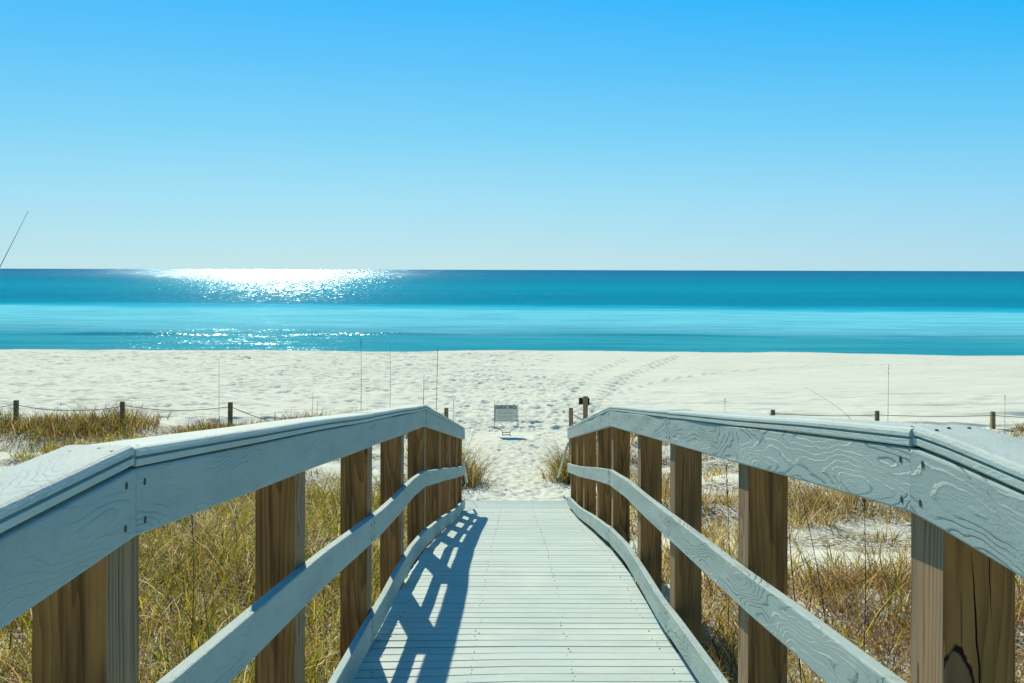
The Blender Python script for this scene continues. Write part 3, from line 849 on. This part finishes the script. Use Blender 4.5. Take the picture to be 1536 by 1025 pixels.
def tufts(cent, nb, hgt, wid, mixes, spread, r, droop=(.1, .75), lean=(.15, .9), tidy=.5):
    """cent: (k,2) tuft centres, nb blades each (array), hgt (array), mixes (k,4) weights gold/green/brown/rust"""
    Bs, Hs, Ws, Ls, Ds, Dr, Cs = [], [], [], [], [], [], []
    pals = (GOLD, GREEN, BROWN, RUST)
    for k in range(len(cent)):
        n = int(nb[k])
        if n < 1: continue
        a = r.uniform(0, 2 * pi, n); rad = spread * np.sqrt(r.random(n)) * (.6 + hgt[k])
        x = cent[k, 0] + np.cos(a) * rad; y = cent[k, 1] + np.sin(a) * rad
        Bs.append(np.stack([x, y], 1))
        Hs.append(hgt[k] * r.uniform(.45, 1.1, n)); Ws.append(wid * r.uniform(.6, 1.3, n))
        Ls.append(r.uniform(lean[0], lean[1], n)); Ds.append(np.where(r.random(n) < tidy, a, r.uniform(0, 2 * pi, n)))
        Dr.append(r.uniform(droop[0], droop[1], n))
        which = r.choice(4, n, p=mixes[k] / mixes[k].sum())
        c = np.zeros((n, 3))
        for q in range(4):
            m_ = which == q
            if m_.any(): c[m_] = pick(pals[q], int(m_.sum()), r)
        Cs.append(c)
    B2 = np.concatenate(Bs); z = base_ground(B2[:, 0], B2[:, 1]) - .02
    B = np.concatenate([B2, z[:, None]], 1)
    return blades(B, np.concatenate(Hs), np.concatenate(Ws), np.concatenate(Ls), np.concatenate(Ds), np.concatenate(Dr), np.concatenate(Cs), r=r)

def join_blades(parts):
    V, F, C, o = [], [], [], 0
    for v, f, c in parts:
        V.append(v); F.append(f + o); C.append(c); o += len(v)
    return np.concatenate(V), np.concatenate(F), np.concatenate(C)

def scatter(side, y0, y1, dens, r, w0=1.02):
    """random centres on one side of the walkway inside the wedge that could be seen"""
    xmax = lambda y: 1.6 + .68 * y
    n = int(dens * (y1 - y0) * (xmax(y1) - w0))
    y = r.uniform(y0, y1, n); x = w0 + (xmax(y1) - w0) * r.random(n)
    k = x < xmax(y)
    return np.stack([XC + side * x[k], y[k]], 1)

def dens_map(c, s): return fbm(c[:, 0] / 1.5, c[:, 1] / 1.5, s, 3)

def build_grass(side, name, label):
    r = np.random.default_rng(100 + side)
    parts = []
    # near dune
    for (y0, y1, dens, nb, wid) in ((.6, 4.5, 58, 25, .0064), (4.5, 8.5, 37, 24, .0078), (8.5, 13.5, 24, 20, .0088), (13.5, 19, 8, 18, .012)):
        c = scatter(side, y0, y1, dens, r)
        d = dens_map(c, 200 + side)
        ax = np.abs(c[:, 0] - XC)
        if side < 0:
            keep = r.random(len(c)) < sstep(.22, .44, d + .26 * (1 - sstep(10.5, 13, c[:, 1])) - .10 * sstep(12, 14, c[:, 1]) * (1 - sstep(16, 17.5, c[:, 1])))
            mixes = lambda c_, d_: np.stack([1.15 + 0 * d_, .75 + 1.9 * sstep(.40, .62, fbm(c_[:, 0] / .8, c_[:, 1] / .8, 5)), .55 + 0 * d_, .15 + 0 * d_], 1)
            hs = .56
        else:
            nearcl = 1 - sstep(6.6, 8.2, c[:, 1])
            patch = sstep(7.2, 8.4, c[:, 1]) * (1 - sstep(12, 13.5, c[:, 1])) * sstep(2.2, 3.0, ax)
            keep = r.random(len(c)) < sstep(.30, .50, d + .26 * nearcl - .20 * patch + .05)
            mixes = lambda c_, d_: np.stack([1.15 + 0 * d_, .2 + .8 * sstep(.5, .7, fbm(c_[:, 0] / .9, c_[:, 1] / .9, 6)), .55 + 0 * d_, .2 + 1.3 * sstep(1.7, 2.6, np.abs(c_[:, 0])) * (1 - sstep(6.5, 8.5, c_[:, 1]))], 1)
            hs = .44
        c = c[keep]; d = d[keep]
        h = hs * (.40 + .55 * r.random(len(c)) + .55 * r.random(len(c)) ** 4) * (.6 + .95 * d) * np.where(c[:, 1] > 13, .75, 1)
        h = np.where(c[:, 1] < 1.6, h * .75, h)
        ax = np.abs(c[:, 0] - XC)
        h = np.where(ax < 1.25, h * .8, h)
        parts.append(tufts(c, r.poisson(nb * (.5 + d), len(c)), h, wid, mixes(c, d), .13, r))
    # long thin upright leaves standing out of the tangle
    c = scatter(side, 1.2, 8.5, 9.0 if side < 0 else 3.0, r)
    parts.append(tufts(c, r.poisson(6, len(c)), .60 * (.55 + .55 * r.random(len(c))), .0092, np.tile(np.array([.45, 1.3, .0, .0]), (len(c), 1)), .05, r, (.05, .45), (.1, .55)))
    # fallen straw
    c = scatter(side, .8, 10, 15 if side < 0 else 8, r)
    keep = r.random(len(c)) < sstep(.3, .5, dens_map(c, 200 + side) + .1)
    c = c[keep]
    parts.append(tufts(c, r.poisson(4, len(c)), .36 * (.5 + r.random(len(c))), .0078, np.tile(np.array([1.6, .05, .15, .1]), (len(c), 1)), .2, r, (.7, .95), (.9, 1.7), .2))
    # ragged dark belt along the fence
    n = 900
    x = XC + side * r.uniform(1.5, 16.5, n); y = 19.6 + r.normal(0, .75, n) + .06 * np.abs(x)
    cc = np.stack([x, y], 1); d = fbm(x / 1.4, y / 3.0, 300 + side)
    k = r.random(n) < (sstep(.26, .46, d) if side < 0 else .25 + sstep(.44, .60, d) * .6 + .6 * (np.abs(x) > 12.3))
    cc, d = cc[k], d[k]
    tall = np.where(np.abs(cc[:, 0] + 12.8) < 1.1, 1.35, 1.0) * np.where(np.abs(cc[:, 0] + 9.2) < 1.1, 1.3, 1.0)
    h = (.34 if side < 0 else .22) * (.5 + .9 * r.random(len(cc))) * (.6 + .9 * d) * tall
    parts.append(tufts(cc, r.poisson(26, len(cc)), h, .013, np.tile(np.array([.45, .85, 1.5, .15]), (len(cc), 1)), .3, r, (.05, .5), (.1, .7)))
    V, F, C = join_blades(parts)
    o = link(name, mesh_np(name, V, F, True, C), M_GRASS)
    tag(o, label, 'grass', kind='stuff')
build_grass(-1, 'dune_grass', 'dense yellow green dune grass left of the boardwalk')
build_grass(1, 'dune_grass', 'patchy golden and rusty dune grass on white sand right of the boardwalk')

# two thick bushes where the railings end
def clump(name, label, spots, seed, hg, mix):
    r = np.random.default_rng(seed)
    c = np.array([(s[0], s[1]) for s in spots]); c = np.repeat(c, 17, 0) + r.normal(0, .15, (len(c) * 17, 2))
    h = hg * (.45 + .75 * r.random(len(c)))
    V, F, C = tufts(c, np.full(len(c), 26), h, .0085, np.tile(np.array(mix), (len(c), 1)), .09, r, (.1, .8), (.2, 1.1))
    z0 = float(base_ground(np.array(spots[0][0]), np.array(spots[0][1])))
    V = V - np.array((spots[0][0], spots[0][1], z0), np.float32)
    o = link(name, mesh_np(name, V, F, True, C), M_GRASS, None, (spots[0][0], spots[0][1], z0))
    tag(o, label, 'grass clump')
clump('grass_clump', 'brown and green grass bush behind the end of the sunlit railing', [(1.05, 16.0), (1.25, 16.6), (.95, 15.4), (1.5, 16.0), (1.35, 15.3), (1.1, 15.7)], 51, .80, [.7, 1.0, 1.4, .3])
clump('grass_clump', 'brown grass bush beside the end of the shaded railing', [(-.95, 14.9), (-1.1, 15.6), (-1.3, 14.6), (-1.5, 15.3), (-.95, 15.3)], 52, .80, [.7, .7, 1.6, .3])

# ------------------------------------------------------------------ single tall stalks
def stalk(px0, py0, px1, py1, D, label, r0=.004, r1=.0018, bend=.0, head=0.0, col=(.20, .145, .08), dark=0.0, D1=None, group=None):
    a = np.array(pt(px0, py0, D)); b = np.array(pt(px1, py1, D1 or D))
    gz = float(base_ground(np.array(a[0]), np.array(a[1])))
    if a[2] > gz: a = a + (a - b) / np.linalg.norm(b - a) * 0; a[2] = min(a[2], gz)
    P = []
    for t in np.linspace(0, 1, 14):
        p = a + (b - a) * t; p[0] += bend * sin(pi * t) ; P.append(p - a)
    me = tube(P, r0, r1, 6, 'sea_oat_stalk')
    bm = bmesh.new(); bm.from_mesh(me)
    rr = random.Random(int(px0 * 7 + py0)); n = np.linalg.norm(b - a)
    # small leaf sheaths along the stem and, on some, a thin dry seed head
    for k in range(5):
        t = rr.uniform(.05, .5); i = int(t * 13); p = P[i]
        an = rr.uniform(0, 6.28); l = rr.uniform(.03, .09) * min(1, n); w = r0 * .9
        d = np.array((cos(an) * .5, sin(an) * .5, .85)) * l
        q = np.array((-sin(an), cos(an), 0)) * w
        vs = [bm.verts.new(p - q), bm.verts.new(p + q), bm.verts.new(p + d * .6 + q * .7), bm.verts.new(p + d), bm.verts.new(p + d * .6 - q * .7)]
        bm.faces.new(vs)
    if head > 0:
        for k in range(26):
            t = 1 - head * rr.random(); f = t * 13; i = min(12, int(f)); p = P[i] + (P[i + 1] - P[i]) * (f - i)
            an = rr.uniform(0, 6.28); l = rr.uniform(.02, .045)
            d = np.array((cos(an) * .55, sin(an) * .55, .8)) * l; q = np.array((-sin(an), cos(an), 0)) * .004
            vs = [bm.verts.new(p), bm.verts.new(p + d * .5 + q), bm.verts.new(p + d), bm.verts.new(p + d * .5 - q)]
            bm.faces.new(vs)
    me.clear_geometry(); bm.to_mesh(me); bm.free()
    at = me.color_attributes.new('tint', 'FLOAT_COLOR', 'POINT')
    c = np.ones((len(me.vertices), 4), np.float32); c[:, :3] = col; at.data.foreach_set('color', c.ravel())
    o = link('sea_oat_stalk', me, M_STALK, None, tuple(a))
    tag(o, label, 'grass stalk', group or 'sea oat stalks on the dunes')

TAN = (.30, .22, .12)
stalk(329, 640, 329, 540, 20, 'tall thin upright stalk between the second and third visible posts of the left fence', .006, .003, col=TAN)
stalk(540, 650, 541.5, 507, 17, 'tall stalk left of the shaded railing peak, its tip reaching up to the water edge', .006, .003, .02, .12)
stalk(583, 650, 585.5, 520, 17, 'faint tall stalk behind the left handrail, between two taller stalks', .0055, .0025, .02, .0, TAN)
stalk(634, 650, 636.5, 562, 16, 'stalk with a thick dark lower half above the peak of the shaded railing', .011, .003, .0)
stalk(653, 650, 657, 523, 16, 'tall dark stalk with a seeded tip just right of the peak of the shaded railing', .0065, .0035, .0, .22)
stalk(463, 650, 470, 588, 18, 'short leaning stalk behind the shaded handrail, left of the taller stalks', .006, .003, .02)
stalk(474.5, 650, 477, 601, 18, 'shortest straight stalk behind the shaded handrail', .006, .003, .0)
stalk(679, 660, 681, 602, 17, 'thin stalk right of the last post of the left fence', .005, .0025, 0, .1, TAN)
stalk(688, 652, 722, 614, 15.6, 'straw leaning strongly to the right beside the end of the shaded railing', .004, .002, 0, 0, (.42, .34, .20))
stalk(1088, 650, 1088, 598, 18, 'short upright stalk behind the sunlit handrail, between two right fence posts', .006, .003, 0, .1, TAN)
stalk(1332, 660, 1333.5, 546, 18, 'tallest stalk of the right dune, rising across the beach beside a fence post', .006, .0028, .0, .15, TAN)
stalk(1508, 660, 1508, 594, 19, 'thin stalk near the right edge just past the last fence post in view', .006, .003, 0, .1, TAN)
stalk(1291, 642, 1206, 580, 18, 'long straw arching over to the left above the right fence', .006, .002, .30, .0, (.42, .34, .20))
stalk(1290, 960, 1297, 742, 4.6, 'dark upright stalk in front of the white sand patch, framed by the sunlit railing', .003, .0016, .02, .08, (.13, .09, .05))
stalk(1250, 868, 1200, 730, 4.9, 'dark stalk leaning left across the sand patch behind the sunlit railing', .003, .0016, .04, 0, (.13, .09, .05))
stalk(1212, 855, 1184, 790, 4.4, 'short dark stalk leaning left close to a post of the sunlit railing', .0036, .002, 0, 0, (.07, .055, .035))
stalk(1092, 800, 1090, 700, 6.0, 'dark thin stalk seen between two posts of the sunlit railing', .0032, .0016, .02, .2, (.15, .11, .06))
stalk(276, 900, 289, 772, 4.8, 'brown seeded stalk standing in the dense grass left of the boardwalk', .003, .0015, .03, .25, (.20, .13, .06))
# slanted sliver of unclear origin, built as a stem from beyond the left edge
a = np.array(pt(-80, 560, 7.0)); b = np.array(pt(42, 317, 7.0))
gz = float(base_ground(np.array(a[0] - .5), np.array(7.0)))
P0 = np.array((a[0] - (a[2] - gz) * .42, 7.0, gz))
P = [P0 + (a - P0) * t for t in np.linspace(0, 1, 6)] + [a + (b - a) * t for t in np.linspace(.1, 1, 10)]
me = tube([p - P0 for p in P], .010, .0016, 6, 'leaning_sliver')
at = me.color_attributes.new('tint', 'FLOAT_COLOR', 'POINT'); c = np.ones((len(me.vertices), 4), np.float32); c[:, :3] = (.34, .56, .70); at.data.foreach_set('color', c.ravel())
tag(link('leaning_sliver', me, mat_grass('pale_sliver', .65), None, tuple(P0)), 'thin blue grey reed leaning in at the left edge against the sky', 'sliver')

# ------------------------------------------------------------------ sky, sun, camera
W = bpy.data.worlds.new('World'); SC.world = W; W.use_nodes = True
nt = W.node_tree; nt.nodes.clear()
out = nt.nodes.new('ShaderNodeOutputWorld'); bg = nt.nodes.new('ShaderNodeBackground')
sky = nt.nodes.new('ShaderNodeTexSky'); sky.sky_type = 'NISHITA'; sky.sun_disc = False
sky.sun_elevation = SUN_EL; sky.sun_rotation = SUN_AZ
sky.altitude = 0; sky.air_density = 1.0; sky.dust_density = .2; sky.ozone_density = 2.0
tcw = nt.nodes.new('ShaderNodeTexCoord'); sx = nt.nodes.new('ShaderNodeSeparateXYZ')
nt.links.new(tcw.outputs['Generated'], sx.inputs[0])
rp = nt.nodes.new('ShaderNodeValToRGB'); nt.links.new(sx.outputs[2], rp.inputs[0])
ZEN = [(0.0, (.515, .79, .82)), (.012, (.505, .78, .83)), (.080, (.365, .745, .905)), (.155, (.205, .655, .935)), (.230, (.105, .555, .96)), (.300, (.038, .485, .99)),
       (.42, (.022, .36, .70)), (.65, (.016, .22, .42)), (1.0, (.012, .175, .35))]
while len(rp.color_ramp.elements) < len(ZEN): rp.color_ramp.elements.new(.5)
for e, (p, c) in zip(rp.color_ramp.elements, ZEN): e.position = p; e.color = (*c, 1)
# the sky is paler towards the sun and deeper away from it
dt = nt.nodes.new('ShaderNodeVectorMath'); dt.operation = 'DOT_PRODUCT'
nt.links.new(tcw.outputs['Generated'], dt.inputs[0])
dt.inputs[1].default_value = (sin(SUN_AZ) * cos(SUN_EL), cos(SUN_AZ) * cos(SUN_EL), sin(SUN_EL))
mr = nt.nodes.new('ShaderNodeMapRange'); nt.links.new(dt.outputs['Value'], mr.inputs[0])
mr.inputs[1].default_value = -.15; mr.inputs[2].default_value = .56
ar = nt.nodes.new('ShaderNodeValToRGB'); nt.links.new(mr.outputs[0], ar.inputs[0])
ar.color_ramp.elements[0].color = (.14, .47, .52, 1); ar.color_ramp.elements[1].color = (1, 1, 1, 1)
m1 = nt.nodes.new('ShaderNodeMix'); m1.data_type = 'RGBA'; m1.blend_type = 'MULTIPLY'; m1.inputs[0].default_value = 1
m0 = nt.nodes.new('ShaderNodeMapRange'); nt.links.new(dt.outputs['Value'], m0.inputs[0])
m0.inputs[1].default_value = .93; m0.inputs[2].default_value = .55
mv = nt.nodes.new('ShaderNodeVectorMath'); mv.operation = 'SCALE'; mv.inputs[0].default_value = (-.085, -.075, .02); nt.links.new(m0.outputs[0], mv.inputs['Scale'])
ma = nt.nodes.new('ShaderNodeVectorMath'); ma.operation = 'ADD'; nt.links.new(rp.outputs[0], ma.inputs[0]); nt.links.new(mv.outputs[0], ma.inputs[1])
mm = nt.nodes.new('ShaderNodeVectorMath'); mm.operation = 'MAXIMUM'; nt.links.new(ma.outputs[0], mm.inputs[0]); mm.inputs[1].default_value = (.003, .05, .1)
nt.links.new(mm.outputs[0], m1.inputs[6]); nt.links.new(ar.outputs[0], m1.inputs[7])
m2 = nt.nodes.new('ShaderNodeVectorMath'); m2.operation = 'SCALE'; m2.inputs['Scale'].default_value = 10.0
nt.links.new(m1.outputs[2], m2.inputs[0])
mxw = nt.nodes.new('ShaderNodeMix'); mxw.data_type = 'RGBA'; mxw.inputs[0].default_value = .95
nt.links.new(sky.outputs[0], mxw.inputs[6]); nt.links.new(m2.outputs[0], mxw.inputs[7])
nt.links.new(mxw.outputs[2], bg.inputs[0]); bg.inputs[1].default_value = .10
nt.links.new(bg.outputs[0], out.inputs[0])

sl = bpy.data.lights.new('sun', 'SUN'); sl.energy = 5.0; sl.angle = radians(.53); sl.color = (1.0, .90, .70)
so = bpy.data.objects.new('sun', sl); COL.objects.link(so)
d = np.array((sin(SUN_AZ) * cos(SUN_EL), cos(SUN_AZ) * cos(SUN_EL), sin(SUN_EL)))
from mathutils import Vector
so.rotation_euler = Vector(d).to_track_quat('Z', 'Y').to_euler(); so.location = Vector(d) * 60

cd = bpy.data.cameras.new('camera'); cam = bpy.data.objects.new('camera', cd); COL.objects.link(cam)
cd.sensor_width = 36; cd.lens = 30; cd.clip_start = .05; cd.clip_end = 200000
cam.location = (0, 0, CAM_Z); cam.rotation_euler = (radians(90), radians(-.15), 0)
cd.shift_x = -5 / 1536; cd.shift_y = -107.5 / 1536
SC.camera = cam

vs = SC.view_settings; vs.view_transform = 'Standard'; vs.look = 'None'; vs.exposure = 0; vs.gamma = 1
SC.render.engine = 'CYCLES'
SC.cycles.use_denoising = True
SC.cycles.max_bounces = 8; SC.cycles.transmission_bounces = 6; SC.cycles.diffuse_bounces = 4
SC.cycles.sample_clamp_indirect = 6
